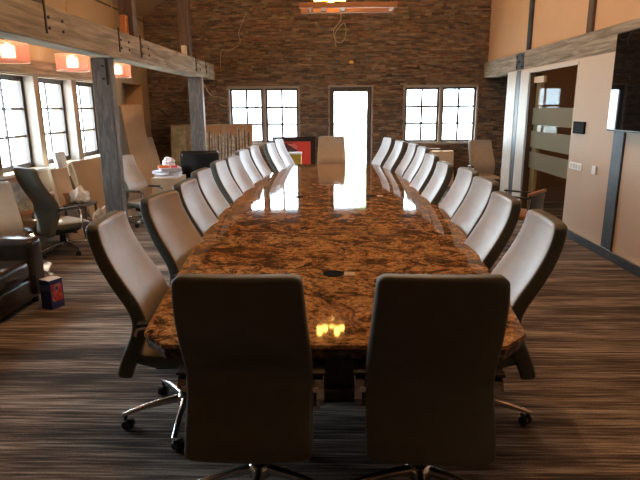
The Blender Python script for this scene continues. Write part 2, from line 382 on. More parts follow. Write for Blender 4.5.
bracket(post1, (XBM-0.14, 6.490, 1.96), (XBM-0.115, 6.502, 2.25), [(XBM-0.17, 6.50, 2.03), (XBM-0.17, 6.50, 2.17)], (0, -1, 0))
bm = NB(); add_box(bm, (XBM-0.30, 10.78, 0), (XBM-0.04, 10.90, 2.262), bevel=0.012); post2 = struct('trim_4', bm, M['post'])
bm = NB(); add_box(bm, (XBM-0.041, 10.79, 0.0), (XBM-0.03, 10.89, 2.26)); obj('lit_side_strip', bm, M['casing'], post2)  # pale strip paints the lit side face of the post
for i, (y, w) in enumerate(((4.85, 0.17), (7.2, 0.15), (9.95, 0.20))):
    bm = NB(); add_box(bm, (XBM-0.19, y, 2.568), (XBM-0.02, y+w, 4.55), bevel=0.008); struct('trim_%d' % (5+i), bm, M['darkwood'])
# thin dark strip painted as the shadow crack where the left wall meets the ceiling
bm = NB(); add_box(bm, (XL-0.01, YN, 3.44), (XL+0.012, YB, 3.465)); struct('trim_8', bm, M['darkwood'])
# battens on the upper right wall
for i, y in enumerate((9.45, 7.25, 5.05)):
    bm = NB(); add_box(bm, (XR+0.065, y, 2.568), (XR+0.12, y+0.15, 5.1), bevel=0.004); struct('trim_%d' % (9+i), bm, M['darkwood'] if i else M['steel'])
# lower right wall trims: steel column in the wall end, dark vertical rail, baseboard
bm = NB(); add_box(bm, (XR-0.012, 9.55, 0), (XR+0.10, 9.72, 2.262)); struct('trim_12', bm, M['steel'])
bm = NB(); add_box(bm, (XR-0.015, 9.75, 0), (XR+0.005, 10.22, 2.262)); struct('trim_13', bm, M['white_trim'])
bm = NB(); add_box(bm, (XR-0.015, 9.12, 0), (XR+0.005, 9.52, 2.24)); struct('trim_14', bm, M['white_trim'])
bm = NB(); add_box(bm, (XR-0.025, 6.00, 0.0), (XR+0.005, 6.22, 2.262)); struct('trim_15', bm, M['steel'])
bm = NB(); add_box(bm, (XR-0.03, YN, 0), (XR+0.002, DOOR[0], 0.10)); struct('baseboard_right', bm, M['steel'])
bm = NB(); add_box(bm, (XR-0.034, YN, 0.10), (XR-0.001, DOOR[0], 0.112)); struct('trim_16', bm, M['chrome'])
bm = NB(); add_box(bm, (XL, YN, 0), (XL+0.02, 10.5, 0.10)); struct('baseboard_left', bm, M['darkwood'])
# header and sill along the left windows
bm = NB(); add_box(bm, (XL-0.002, YN, 2.13), (XL+0.05, 9.85, 2.32), bevel=0.004); struct('trim_17', bm, M['beam'])
bm = NB(); add_box(bm, (XL-0.32, 2.6, 0.89), (XL+0.07, 9.85, 0.928), bevel=0.006); struct('trim_18', bm, M['white_trim'])

# windows ---------------------------------------------------------------
def casement(parent, o, ux, w, z0, z1, cols, rows, fr=0.045, mun=0.016, out=Vector((0, 1, 0))):
    """one glazed sash: o = corner at floor level, ux = unit vector along the wall"""
    o = Vector(o); ux = Vector(ux)
    def bar(bm, a0, a1, b0, b1, t):
        p = o + ux*a0 - out*t; q = o + ux*a1 + out*t
        lo = (min(p.x, q.x), min(p.y, q.y), b0); hi = (max(p.x, q.x), max(p.y, q.y), b1); add_box(bm, lo, hi)
    bm = NB()
    bar(bm, 0, fr, z0, z1, 0.025); bar(bm, w-fr, w, z0, z1, 0.025); bar(bm, fr, w-fr, z0, z0+fr, 0.025); bar(bm, fr, w-fr, z1-fr, z1, 0.025)
    f = obj('sash_frame', bm, M['frame_dark'], parent)
    bm = NB()
    for c in range(1, cols): x = fr + (w-2*fr)*c/cols; bar(bm, x-mun/2, x+mun/2, z0+fr, z1-fr, 0.012)
    for r in range(1, rows): zz = z0+fr + (z1-z0-2*fr)*r/rows; bar(bm, fr, w-fr, zz-mun/2, zz+mun/2, 0.0115)
    if cols*rows > 1: obj('muntins', bm, M['frame_dark'], f)
    else: bm.free()
    bm = NB(); bar(bm, fr-0.004, w-fr+0.004, z0+fr-0.004, z1-fr+0.004, 0.002); obj('glass', bm, M['glass'], f)
for i, (a, b) in enumerate(LW):
    w = struct_empty('window_%d' % (i+1))
    casement(w, (XL-0.16, a, 0), (0, 1, 0), b-a, WZ0, WZ1, 2, 3, fr=0.065, mun=0.03, out=Vector((1, 0, 0)))
    portal('daylight_portal', (XL-0.32, (a+b)/2, (WZ0+WZ1)/2), (0, -PI/2, 0), WZ1-WZ0, b-a)
    # pale plaster lining of the reveals
    bm = NB(); add_box(bm, (XL-0.13, b-0.012, WZ0), (XL+0.01, b+0.002, WZ1)); add_box(bm, (XL-0.13, a-0.002, WZ0), (XL+0.01, a+0.012, WZ1)); obj('reveal', bm, M['casing'], w)
for i, (a, b, c, d) in enumerate(RW[:2]):
    w = struct_empty('window_%d' % (i+6)); t = 0.05; mid = (a+b)/2
    bm = NB()
    for x0, x1 in ((a-0.02, a+0.03), (mid-0.03, mid+0.03), (b-0.03, b+0.02)): add_box(bm, (x0, YB-0.03, c), (x1, YB+0.10, d))
    add_box(bm, (a-0.02, YB-0.03, d-0.03), (b+0.02, YB+0.10, d+0.02)); add_box(bm, (a-0.02, YB-0.045, c-0.03), (b+0.02, YB+0.10, c+0.015))
    obj('casing', bm, M['casing'], w)
    casement(w, (a+0.03, YB+0.06, 0), (1, 0, 0), mid-a-0.06, c+0.015, d-0.03, 2, 3, mun=0.045)
    casement(w, (mid+0.03, YB+0.06, 0), (1, 0, 0), b-mid-0.06, c+0.015, d-0.03, 2, 3, mun=0.045)
    portal('daylight_portal', (mid, YB+0.13, (c+d)/2), (-PI/2, 0, 0), b-a, d-c)
d1 = struct_empty('door_1'); a, b, c, d = RW[2]
bm = NB(); add_box(bm, (a-0.02, YB-0.035, 0), (a+0.012, YB+0.1, d)); add_box(bm, (b-0.012, YB-0.035, 0), (b+0.02, YB+0.1, d)); add_box(bm, (a-0.02, YB-0.035, d-0.012), (b+0.02, YB+0.1, d+0.02)); obj('casing', bm, M['casing'], d1)
casement(d1, (a+0.012, YB+0.06, 0), (1, 0, 0), b-a-0.024, 0.01, d-0.012, 1, 1, fr=0.095)
bm = NB(); add_cyl(bm, (a+0.06, YB+0.02, 1.0), (a+0.06, YB-0.03, 1.0), 0.012); add_cyl(bm, (a+0.06, YB-0.03, 1.0), (a+0.17, YB-0.03, 1.0), 0.010); obj('handle', bm, M['steel'], d1)
portal('daylight_portal', ((a+b)/2, YB+0.13, 1.06), (-PI/2, 0, 0), b-a, d)

# glass door with frosted bands in the right wall
d2 = struct_empty('door_2'); y0, y1 = DOOR[:2]; xg = XR+0.07
bm = NB(); add_box(bm, (XR-0.012, y0-0.03, 2.20), (XR+0.03, y1+0.06, 2.245)); obj('head_track', bm, M['white_trim'], d2)
bm = NB(); add_box(bm, (XR-0.01, y1-0.012, 0), (XR+0.17, y1+0.05, 2.2)); obj('jamb', bm, M['darkwood'], d2)
bm = NB(); add_box(bm, (xg+0.02, y1-0.20, 0), (xg+0.07, y1-0.013, 2.14)); obj('wood_stile', bm, M['pale_wood'], d2)
bm = NB(); add_box(bm, (xg-0.03, y1-0.42, 2.04), (xg+0.02, y1-0.02, 2.13)); obj('head_fitting', bm, M['pale_wood'], d2)
bm = NB(); add_box(bm, (xg-0.005, y0-0.0, 0.02), (xg+0.005, y1-0.013, 2.2)); gl = obj('glass_leaf', bm, M['door_glass'], d2)
for z0, z1 in ((1.40, 1.662), (1.045, 1.305), (0.717, 0.977)):
    bm = NB(); add_box(bm, (xg-0.008, y0, z0), (xg-0.0055, y1-0.02, z1)); obj('frosted_band', bm, M['frosted'], gl)

rl = thing('fill_ceiling_light', 'added round fill light in the ceiling of the room behind the glass door', 'ceiling light', (4.5, 7.6, 2.70))  # unseen lamp, added to brighten the room behind the glass
bm = NB(); add_cyl(bm, (0, 0, -0.012), (0, 0, 0.0), 0.10, n=24); obj('trim_ring', bm, M['white_trim'], rl)
bm = NB(); add_cyl(bm, (0, 0, -0.016), (0, 0, -0.0125), 0.07, n=24); obj('diffuser', bm, M['bulb_white'], rl)
l = lamp('room_fill', 'POINT', (0, 0, -0.12), 30, (1.0, 0.70, 0.42), 0.08); l.parent = rl
# outside: patio and a tree seen through the door
bm = NB(); add_box(bm, (-40, YB+0.3, -0.2), (40, 60, -0.05)); add_box(bm, (-40, -20, -0.2), (XL-0.55, YB+0.3, -0.05)); tag(obj('patio', bm, M['concrete']), kind='structure')
def tree(x, y, h, r, label):
    t = thing('tree', label, 'tree', (x, y, -0.05), 0)
    bm = NB(); add_tube(bm, [(0, 0, 0), (0.1, 0, h*0.4), (0.0, 0.1, h*0.8)], [0.16, 0.12, 0.05]); obj('trunk', bm, M['bark'], t, smooth=True)
    bm = NB(); rnd = random.Random(int(h*100))
    for k in range(900):
        v = Vector((rnd.gauss(0, 1), rnd.gauss(0, 1), rnd.gauss(0, 0.8))).normalized()*r*rnd.uniform(0.5, 1.05) + Vector((0, 0, h*0.75))
        q = Euler((rnd.uniform(0, 6), rnd.uniform(0, 6), 0)).to_matrix(); s = rnd.uniform(0.10, 0.2)
        vs = [bm.verts.new(v + q @ Vector(p)*s) for p in ((-1, 0, 0), (0, -0.5, 0), (1, 0, 0), (0, 0.5, 0))]; bm.faces.new(vs)
    obj('foliage', bm, M['leaf'], t, fix=False)
tree(1.45, 24.0, 4.2, 1.1, 'green leafy tree outside beyond the glass door')

# ------------------------------------------------------------------ granite boardroom table
TY0, TY1, TMID = 2.06, 9.27, 5.66
table = thing('boardroom_table', 'long boat-shaped polished brown granite boardroom table in the centre of the room', 'table', (0, TMID, 0))
def hw(t):                                    # t in [-1, 1] along the length
    return 0.80 + (1.03-0.80)*(1-abs(t)**2.0) if t < 0 else 0.70 + (1.03-0.70)*(1-t**2.0)
def outline(inset=0.0, jag=0.0, rnd=None):
    L = (TY1-TY0)/2 - inset; pts = []; N = 60
    right = []
    for i in range(N+1):
        t = -1 + 2*i/N; y = t*L; w = hw(t)-inset
        e = L-abs(y); rc = 0.10
        if e < rc: w -= rc - math.sqrt(max(0, rc*rc-(rc-e)**2))
        right.append((w, y))
    for i in range(1, 8):                     # finer corner rounding at both ends
        pass
    ends = []
    for x, y in right: pts.append((x, y))
    for x, y in reversed(right): pts.append((-x, y))
    if jag:
        out = []
        for k in range(len(pts)):
            a = Vector(pts[k]); b = Vector(pts[(k+1) % len(pts)]); n = max(1, int((b-a).length/0.03))
            for j in range(n): out.append(tuple(a.lerp(b, j/n)*(1+rnd.uniform(-jag, jag))))
        pts = out
    return pts
bm = NB(); extrude_poly(bm, outline(), 0.742, 0.76); top = obj('tabletop', bm, M['granite'], table)
bm = NB(); rj = random.Random(3)
base = outline(0.004, 0.0, rj); N = len(base); rings = []
dense = []
for k in range(N):
    a = Vector(base[k]); b = Vector(base[(k+1) % N]); n = max(1, int((b-a).length/0.035))
    for j in range(n): dense.append(a.lerp(b, j/n))
for zz, ins in ((0.742, 0.0), (0.730, 0.004), (0.715, 0.003), (0.70, 0.008), (0.688, 0.012)):
    rings.append([((p*(1-(ins+rj.uniform(0, 0.007 if zz < 0.742 else 0))/max(p.length, 0.5))).to_3d() + Vector((0, 0, zz))) for p in dense])
loft(bm, rings); obj('chiselled_edge', bm, M['granite_edge'], table)
for y in (-1.2, 1.2):                          # seams between the slabs
    bm = NB(); add_box(bm, (-1.0, y-0.0015, 0.7598), (1.0, y+0.0015, 0.7606)); obj('slab_seam', bm, M['groove'], top)
for y in (-2.2, 0.0, 2.2):
    bm = NB(); add_box(bm, (-0.35, y-0.45, 0.06), (0.35, y+0.45, 0.688), bevel=0.01); add_box(bm, (-0.42, y-0.52, 0), (0.42, y+0.52, 0.06), bevel=0.008); obj('pedestal', bm, M['darkwood'], table)
for x, y, lid in ((0.0, 3.03, 1), (-0.37, 5.81, 0), (0.41, 5.86, 1)):
    bm = NB(); lathe(bm, [(0.062, 0.7595), (0.062, 0.763), (0.055, 0.764), (0.050, 0.761)], 28, (x, y-TMID, 0)); g = obj('grommet', bm, M['matte_black'], table)
    if lid:
        bm = NB(); extrude_poly(bm, [(x+0.06, y-TMID-0.03), (x+0.12, y-TMID-0.035), (x+0.125, y-TMID+0.03), (x+0.065, y-TMID+0.04)], 0.7604, 0.7625); obj('grommet_lid', bm, M['tan_fabric'], g)

# ------------------------------------------------------------------ conference chair
PROF = [(-0.305, 0.35), (-0.298, 0.40), (-0.272, 0.47), (-0.240, 0.54), (-0.216, 0.60), (-0.210, 0.65), (-0.228, 0.71), (-0.268, 0.78), (-0.312, 0.86), (-0.349, 0.94), (-0.373, 1.01), (-0.386, 1.07), (-0.390, 1.11), (-0.389, 1.138)]
def prof_at(s):
    n = len(PROF)-1; f = s*n; i = min(int(f), n-1); u = f-i
    def P(j): return Vector(PROF[max(0, min(n, j))])
    p0, p1, p2, p3 = P(i-1), P(i), P(i+1), P(i+2)
    return 0.5*((2*p1)+(p2-p0)*u+(2*p0-5*p1+4*p2-p3)*u*u+(3*p1-p0-3*p2+p3)*u**3)
def chair_back():
    bm = NB(); rings = []; NS = 56; ss = [i/NS for i in range(NS+1)]
    total = sum((Vector(a)-Vector(b)).length for a, b in zip(PROF, PROF[1:])); acc = 0; prev = prof_at(0)
    lens = [0]
    for s in ss[1:]: p = prof_at(s); acc += (p-prev).length; lens.append(acc); prev = p
    tot = lens[-1]
    # extra rings near the ends for round corners
    samples = sorted(set(ss + [0.002, 0.006, 0.012, 0.988, 0.994, 0.998]))
    for s in samples:
        p = prof_at(s); q = prof_at(min(1, s+0.01)) - prof_at(max(0, s-0.01)); q.normalize(); nrm = Vector((q.y, -q.x))   # toward the sitter (+y)
        i = min(int(s*NS), NS-1); d = lens[i] + (lens[i+1]-lens[i])*(s*NS-i)
        w = 0.252 - 0.030*max(0, (p.y-0.62)/0.55)**1.3
        e = min(d, tot-d); rc = 0.032
        if e < rc: w -= rc - math.sqrt(max(0, rc*rc-(rc-e)**2))
        th = 0.076 - 0.012*max(0, (p.y-0.6)/0.57)
        k = 1.0
        if e < 0.02: k = 0.55 + 0.45*math.sqrt(1-(1-e/0.02)**2)
        if abs(p.y-0.875) < 0.006: k *= 0.97
        ring = []; rr = min(0.014, 0.45*th*k); hx, hy = w, 0.5*th*k
        bow = 0.022
        pts2 = []
        for cx, cy, a0 in ((hx-rr, hy-rr, 0), (-hx+rr, hy-rr, PI/2), (-hx+rr, -hy+rr, PI), (hx-rr, -hy+rr, 1.5*PI)):
            for j in range(5): a = a0+PI/2*j/4; pts2.append((cx+rr*math.cos(a), cy+rr*math.sin(a)))
            if cy > 0 and cx > 0: pts2 += [((hx-rr)*q, hy) for q in (0.75, 0.5, 0.25, 0, -0.25, -0.5, -0.75)]
            if cy < 0 and cx < 0: pts2 += [((hx-rr)*q, -hy) for q in (-0.75, -0.5, -0.25, 0, 0.25, 0.5, 0.75)]
        for x, t in pts2:
            off = th*0.5 + t + bow*(x/0.25)**2
            ring.append((x, p.x + nrm.x*off, p.y + nrm.y*off))
        rings.append(ring)
    loft(bm, rings); return bm
def chair_seat():
    bm = NB(); rings = []
    for y, zc, w, th in ((-0.195, 0.452, 0.20, 0.05), (-0.185, 0.45, 0.235, 0.085), (-0.10, 0.435, 0.245, 0.10), (0.05, 0.430, 0.248, 0.10), (0.18, 0.43, 0.245, 0.095), (0.235, 0.42, 0.235, 0.08), (0.262, 0.410, 0.205, 0.045)):
        ring = []; n = 32
        for j in range(n):
            a = 2*PI*j/n; ca, sa = math.cos(a), math.sin(a)
            ring.append((w*math.copysign(abs(ca)**0.3, ca), y, zc + th/2*math.copysign(abs(sa)**0.55, sa)))
        rings.append(ring)
    loft(bm, rings); return bm
def strap_sweep(bm, path, w, t):
    """flat metal strap: path in the y-z plane, width along x"""
    path = [Vector(p) for p in path]; rings = []
    for i, p in enumerate(path):
        d = (path[min(i+1, len(path)-1)] - path[max(i-1, 0)]).normalized(); n = Vector((0, -d.z, d.y))
        rings.append([p + Vector((sx*w/2, 0, 0)) + n*sn*t/2 for sx, sn in ((-1, -1), (1, -1), (1, 1), (-1, 1))])
    loft(bm, rings)
def PROF_Y(z):
    for (y0, z0), (y1, z1) in zip(PROF, PROF[1:]):
        if z0 <= z <= z1: return y0 + (y1-y0)*(z-z0)/(z1-z0)
    return PROF[-1][0] if z > 1 else PROF[0][0]
def make_chair():
    t = thing('conference_chair', 'x', 'chair')
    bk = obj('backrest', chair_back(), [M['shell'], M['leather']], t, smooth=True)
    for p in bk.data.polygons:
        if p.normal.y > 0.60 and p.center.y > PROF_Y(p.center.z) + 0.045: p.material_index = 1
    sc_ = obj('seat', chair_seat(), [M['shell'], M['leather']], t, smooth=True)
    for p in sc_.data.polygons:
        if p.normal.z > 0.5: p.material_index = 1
    for s in (-1, 1):
        x = s*0.275; bm = NB()
        path = [(x, -0.165, 0.600), (x, -0.150, 0.632), (x, -0.12, 0.640), (x, 0.05, 0.640), (x, 0.10, 0.632), (x, 0.118, 0.605), (x, 0.115, 0.50), (x, 0.10, 0.405), (x, 0.08, 0.385)]
        strap_sweep(bm, path, 0.034, 0.014); add_box(bm, (min(x, x-s*0.12), 0.065, 0.374), (max(x, x-s*0.12), 0.095, 0.388))
        add_box(bm, (min(x, x-s*0.06), -0.172, 0.590), (max(x, x-s*0.06), -0.158, 0.612))
        a = obj('armrest', bm, M['chrome'], t)
        bm = NB(); add_box(bm, (x-0.028, -0.15, 0.647), (x+0.028, 0.08, 0.665), bevel=0.007); obj('arm_pad', bm, M['pad'], a, smooth=True)
    bm = NB(); add_box(bm, (-0.10, -0.14, 0.315), (0.10, 0.14, 0.388), bevel=0.02); add_box(bm, (-0.03, -0.235, 0.36), (0.03, -0.10, 0.38), bevel=0.005)
    mech = obj('tilt_mechanism', bm, M['black'], t, smooth=True)
    bm = NB(); add_cyl(bm, (0.10, 0.05, 0.35), (0.20, 0.05, 0.345), 0.006, n=8); add_box(bm, (0.19, 0.03, 0.337), (0.24, 0.07, 0.353), bevel=0.005); obj('lever', bm, M['black'], mech)
    bm = NB(); add_cyl(bm, (0, 0, 0.16), (0, 0, 0.33), 0.026, n=20); add_cyl(bm, (0, 0, 0.12), (0, 0, 0.22), 0.034, n=20); obj('gas_column', bm, M['black'], t, smooth=True)
    bm = NB(); lathe(bm, [(0.030, 0.085), (0.052, 0.09), (0.055, 0.13), (0.042, 0.15), (0.036, 0.152)], 24); obj('base_hub', bm, M['chrome'], t, smooth=True)
    for k in range(5):
        a = 2*PI*k/5; d = Vector((math.cos(a), math.sin(a), 0)); nn = Vector((-d.y, d.x, 0)); bm = NB(); rings = []
        for r, zc, w, h in ((0.035, 0.122, 0.044, 0.045), (0.12, 0.120, 0.040, 0.036), (0.22, 0.110, 0.034, 0.028), (0.30, 0.094, 0.030, 0.022), (0.345, 0.082, 0.028, 0.018)):
            rings.append([d*r + nn*w/2*math.copysign(abs(math.cos(q))**0.7, math.cos(q)) + Vector((0, 0, zc + h/2*math.copysign(abs(math.sin(q))**0.7, math.sin(q)))) for q in [2*PI*j/12 for j in range(12)]])
        loft(bm, rings); lg = obj('base_leg', bm, M['chrome'], t, smooth=True)
        c = d*0.33; rot = Matrix.Rotation(a+0.9, 3, 'Z'); ax = rot @ Vector((1, 0, 0)); fw_ = rot @ Vector((0, 1, 0)); cc = c + fw_*0.015
        bm = NB()
        for s in (-1, 1):
            p = cc + ax*s*0.006 + Vector((0, 0, 0.029)); add_cyl(bm, p, p + ax*s*0.020, 0.029, 0.026, n=20)
        add_cyl(bm, c + Vector((0, 0, 0.03)), c + Vector((0, 0, 0.082)), 0.010, n=10)
        add_box(bm, (-0.007, -0.02, 0.03), (0.007, 0.03, 0.06), mat=Matrix.Translation(cc) @ rot.to_4x4(), bevel=0.003); obj('caster', bm, M['black'], lg, smooth=True)
    return t
proto = make_chair(); first = [True]
def place_chair(x, y, face, label, group=None, dz=0.0, scale=1.0, spin=0.0):
    """face: direction the sitter looks, degrees, 0 = +Y (away from the camera), -90 = +X"""
    if first[0]: o = proto; first[0] = False
    else: o = copy_tree(proto)
    o.location = (x, y, 0); o.rotation_euler = (0, 0, math.radians(face)); o['label'] = label
    if group: o['group'] = group
    elif 'group' in o: del o['group']
    if dz:
        for ch in o.children:
            if ch.name.split('.')[0] in ('backrest', 'seat', 'armrest', 'tilt_mechanism'): ch.location.z += dz
    for ch in o.children:
        if ch.name.split('.')[0] == 'base_leg': ch.rotation_euler.z = math.radians(spin)
    if scale != 1: o.scale = (scale,)*3
    return o
ORD = ['nearest', 'second', 'third', 'fourth', 'fifth', 'sixth', 'seventh', 'eighth', 'ninth', 'farthest']
def ordinal(i): return ['nearest the camera', 'second from the camera', 'third from the camera', 'fourth from the camera', 'fifth from the camera', 'fifth from the far end', 'fourth from the far end', 'third from the far end', 'second from the far end', 'at the far end'][i]
G = 'conference chairs around the boardroom table'
place_chair(-0.335, 2.15, 0, 'taupe leather high-back chair seen from behind at the near table end, the left one', G, spin=54)
place_chair(0.385, 2.15, -1.5, 'taupe leather high-back chair seen from behind at the near table end, the right one', G, spin=50)
LCH = [(-0.825, 2.76, -86, 0.02), (-0.83, 3.56, -100, 0), (-0.83, 4.28, -92, 0.0), (-0.87, 4.98, -93, 0.01), (-0.86, 5.70, -92, 0.02), (-0.84, 6.32, -98, 0.01), (-0.84, 7.05, -97, 0.03), (-0.80, 7.74, -98, 0.03), (-0.64, 8.38, -99, 0.03), (-0.58, 9.02, -102, 0.05)]
for i, (x, y, f, dz) in enumerate(LCH):
    place_chair(x, y, f, 'taupe high-back chair on the left side of the table, %s' % ordinal(i), G, dz, spin=(0 if i == 0 else 23*i))
RCH = [(0.735, 2.76, 87, 0.02), (0.77, 3.52, 90, 0), (0.85, 4.26, 94, 0.01), (0.87, 4.93, 93, 0.01), (0.80, 5.62, 93, 0), (0.80, 6.38, 94, 0.02), (0.82, 7.12, 94, 0.05), (0.80, 7.82, 95, 0.05), (0.69, 8.43, 98, 0.05), (0.585, 9.13, 102, 0.06)]
for i, (x, y, f, dz) in enumerate(RCH):
    place_chair(x, y, f, 'pale-lit high-back chair on the right side of the table, %s' % ordinal(i), G, dz, spin=(44 if i == 0 else 31*i))
place_chair(-0.03, 9.42, 180, 'taupe high-back chair at the head of the far table end, facing the camera', G, 0.06)
# stray chairs around the room
place_chair(-3.28, 6.38, -36, 'conference chair under the left windows, in front of the leaning brown boards', 'stray conference chairs', -0.08)
place_chair(-3.36, 5.28, -140, 'conference chair cut by the left edge of the picture, behind the brown sofa', 'stray conference chairs', -0.18)
place_chair(-2.80, 8.05, -104, 'conference chair behind the large grey post, beside the pile of papers', 'stray conference chairs', -0.12)
place_chair(2.95, 10.75, 186, 'conference chair against the stone wall right of the pair of windows', 'stray conference chairs', -0.10)

# low guest chair by the glass door
gc = thing('guest_chair', 'low armchair with a black mesh back, standing by the glass door behind the table chairs', 'chair', (2.2, 6.55, 0), math.radians(50))
bm = NB(); add_box(bm, (-0.23, -0.22, 0.40), (0.23, 0.24, 0.46), bevel=0.015); obj('seat', bm, M['bar_wood'], gc, smooth=True)['label'] = 'orange-brown seat'
bm = NB(); add_box(bm, (-0.22, -0.25, 0.50), (0.22, -0.225, 0.69), bevel=0.008); obj('backrest', bm, M['black'], gc, smooth=True)
bm = NB(); add_box(bm, (-0.24, -0.265, 0.69), (0.24, -0.215, 0.725), bevel=0.01); obj('top_rail', bm, M['bar_wood'], gc, smooth=True)
for sx in (-1, 1):
    for sy in (-1, 1):
        bm = NB(); add_tube(bm, [(sx*0.23, sy*0.23, 0.0), (sx*0.225, sy*0.22, 0.40), (sx*0.225, sy*0.22 if sy > 0 else -0.24, 0.66)], 0.011); obj('leg', bm, M['chrome'], gc, smooth=True)
    bm = NB(); add_box(bm, (sx*0.225-0.02, -0.24, 0.655), (sx*0.225+0.02, 0.25, 0.675), bevel=0.006); obj('armrest', bm, M['pad'], gc, smooth=True)

# ------------------------------------------------------------------ chandeliers
def make_chandelier(loc, label, group):
    t = thing('chandelier', label, 'chandelier', loc, 0, group)
    bm = NB()
    for y in (-0.20, 0.20): add_box(bm, (-0.45, y-0.035, 2.870), (0.85, y+0.035, 2.935), bevel=0.005)
    for x in (-0.30, 0.79): add_box(bm, (x-0.03, -0.165, 2.880), (x+0.03, 0.165, 2.925), bevel=0.004)
    fr = obj('timber_frame', bm, M['bar_wood'], t)
    cups = [(-0.21, -0.20), (0.055, -0.20), (-0.13, 0.05), (-0.03, 0.20), (0.13, 0.08)]
    bm = NB(); add_box(bm, (-0.165, -0.17, 2.885), (-0.095, 0.17, 2.915)); add_box(bm, (0.095, -0.17, 2.885), (0.165, 0.17, 2.915)); obj('cross_rail', bm, M['bar_wood'], t)
    for x, y in cups:
        zb = 2.937 if y < 0 else 2.985
        bm = NB(); lathe(bm, [(0.012, 2.90), (0.012, zb-0.004), (0.046, zb), (0.052, zb+0.010), (0.040, zb+0.013)], 20, (x, y, 0)); cp = obj('candle_cup', bm, M['brass'], t, smooth=True)
        bm = NB(); lathe(bm, [(0.036, zb+0.0135), (0.040, zb+0.02), (0.040, zb+0.15), (0.034, zb+0.16), (0.004, zb+0.168)], 20, (x, y, 0)); obj('candle_light', bm, M['bulb'], cp, smooth=True)
    for x in (-0.30, 0.79):
        for y in (-0.2, 0.2):
            bm = NB(); add_cyl(bm, (x, y, 2.93), (x*0.2+0.05, 0, 5.3), 0.006, n=6); obj('suspension_rod', bm, M['iron'], t)
    bm = NB(); add_cyl(bm, (0.05, 0, 5.28), (0.05, 0, 6.14), 0.012, n=8); add_cyl(bm, (0.05, 0, 6.10), (0.05, 0, 6.15), 0.06, n=16); obj('ceiling_stem', bm, M['iron'], t)
    return t
make_chandelier((0, 7.97, 0.10), 'timber bar chandelier with glowing candle lights hanging over the far half of the table', 'candle chandeliers')
make_chandelier((0, 3.9, 0), 'added timber bar chandelier over the near table end, unseen above the picture', 'candle chandeliers')  # second chandelier is out of view, added for warm light from above

for i, y in enumerate((3.2, 6.0, 8.8)):  # unseen lamps along the ridge, added as warm overhead fill
    t = thing('fill_ceiling_light', ['added round fill light near the ridge above the near table end', 'added round fill light near the ridge above the middle of the table', 'added round fill light near the ridge above the far table end'][i], 'ceiling light', (0.35, y, 5.99), 0, 'added ridge fill lights')
    bm = NB(); add_cyl(bm, (0, 0, -0.08), (0, 0, 0.04), 0.14, n=28); obj('housing', bm, M['white_trim'], t, smooth=True)
    bm = NB(); add_cyl(bm, (0, 0, -0.095), (0, 0, -0.081), 0.12, n=28); obj('diffuser', bm, M['bulb_white'], t)
    l = lamp('ridge_fill', 'POINT', (0, 0, -0.25), 125, (1.0, 0.60, 0.30), 0.12); l.parent = t
# pendants by the left windows
def make_pendant(y, label):
    t = thing('pendant_lamp', label, 'lamp', (-3.5, y, 0), 0, 'pink drum pendants by the left windows')
    bm = NB(); n = 36
    for r, z0, z1 in ((0.205, 2.19, 2.40),):
        a = [bm.verts.new((r*math.cos(2*PI*k/n), r*math.sin(2*PI*k/n), z0)) for k in range(n)]; b = [bm.verts.new((r*math.cos(2*PI*k/n), r*math.sin(2*PI*k/n), z1)) for k in range(n)]
        for k in range(n): bm.faces.new((a[k], a[(k+1) % n], b[(k+1) % n], b[k]))
    obj('lamp_shade', bm, M['organza'], t, smooth=True)
    bm = NB()
    for z in (2.19, 2.40): add_tube(bm, [(0.206*math.cos(2*PI*k/36), 0.206*math.sin(2*PI*k/36), z) for k in range(37)], 0.004, 6)
    for k in range(3): a = 2*PI*k/3; add_cyl(bm, (0, 0, 2.40), (0.205*math.cos(a), 0.205*math.sin(a), 2.40), 0.003, n=6)
    obj('shade_ring', bm, M['white_trim'], t)
    bm = NB(); lathe(bm, [(0.02, 2.235), (0.07, 2.24), (0.07, 2.36), (0.03, 2.37), (0.015, 2.39)], 20); obj('bulb', bm, M['bulb_white'], t, smooth=True)
    bm = NB(); add_cyl(bm, (0, 0, 2.38), (0, 0, 3.82), 0.007, n=8); add_cyl(bm, (0, 0, 3.76), (0, 0, 3.84), 0.05, n=16); obj('stem', bm, M['brass'], t)
    l = lamp('pendant_glow', 'POINT', (0, 0, 2.46), 9, (1.0, 0.62, 0.36), 0.06); l.parent = t
make_pendant(6.12, 'pink translucent drum pendant at the left picture edge')
make_pendant(7.62, 'pink translucent drum pendant between the beam and the second window')
make_pendant(9.20, 'pink translucent drum pendant just right of the large grey post')

# small fixtures on the timber
bm = NB(); add_box(bm, (-0.045, -0.05, 0), (0.03, 0.05, 0.24), bevel=0.01); add_cyl(bm, (0.03, -0.02, 0.05), (0.045, -0.02, 0.05), 0.012, n=10); add_cyl(bm, (0.03, -0.02, 0.18), (0.045, -0.02, 0.18), 0.012, n=10)
tag(obj('uplight', bm, M['copper'], loc=(XBM-0.10, 7.13, 2.569)), 'small copper uplight on top of the left beam, before a dark upright', 'light fixture')
bm = NB(); add_box(bm, (-0.04, -0.04, 0), (0.04, 0.04, 0.17), bevel=0.008)
tag(obj('uplight', bm, M['white_trim'], loc=(XBM-0.10, 9.89, 2.569)), 'small pale uplight on top of the left beam, near the stone wall', 'light fixture')

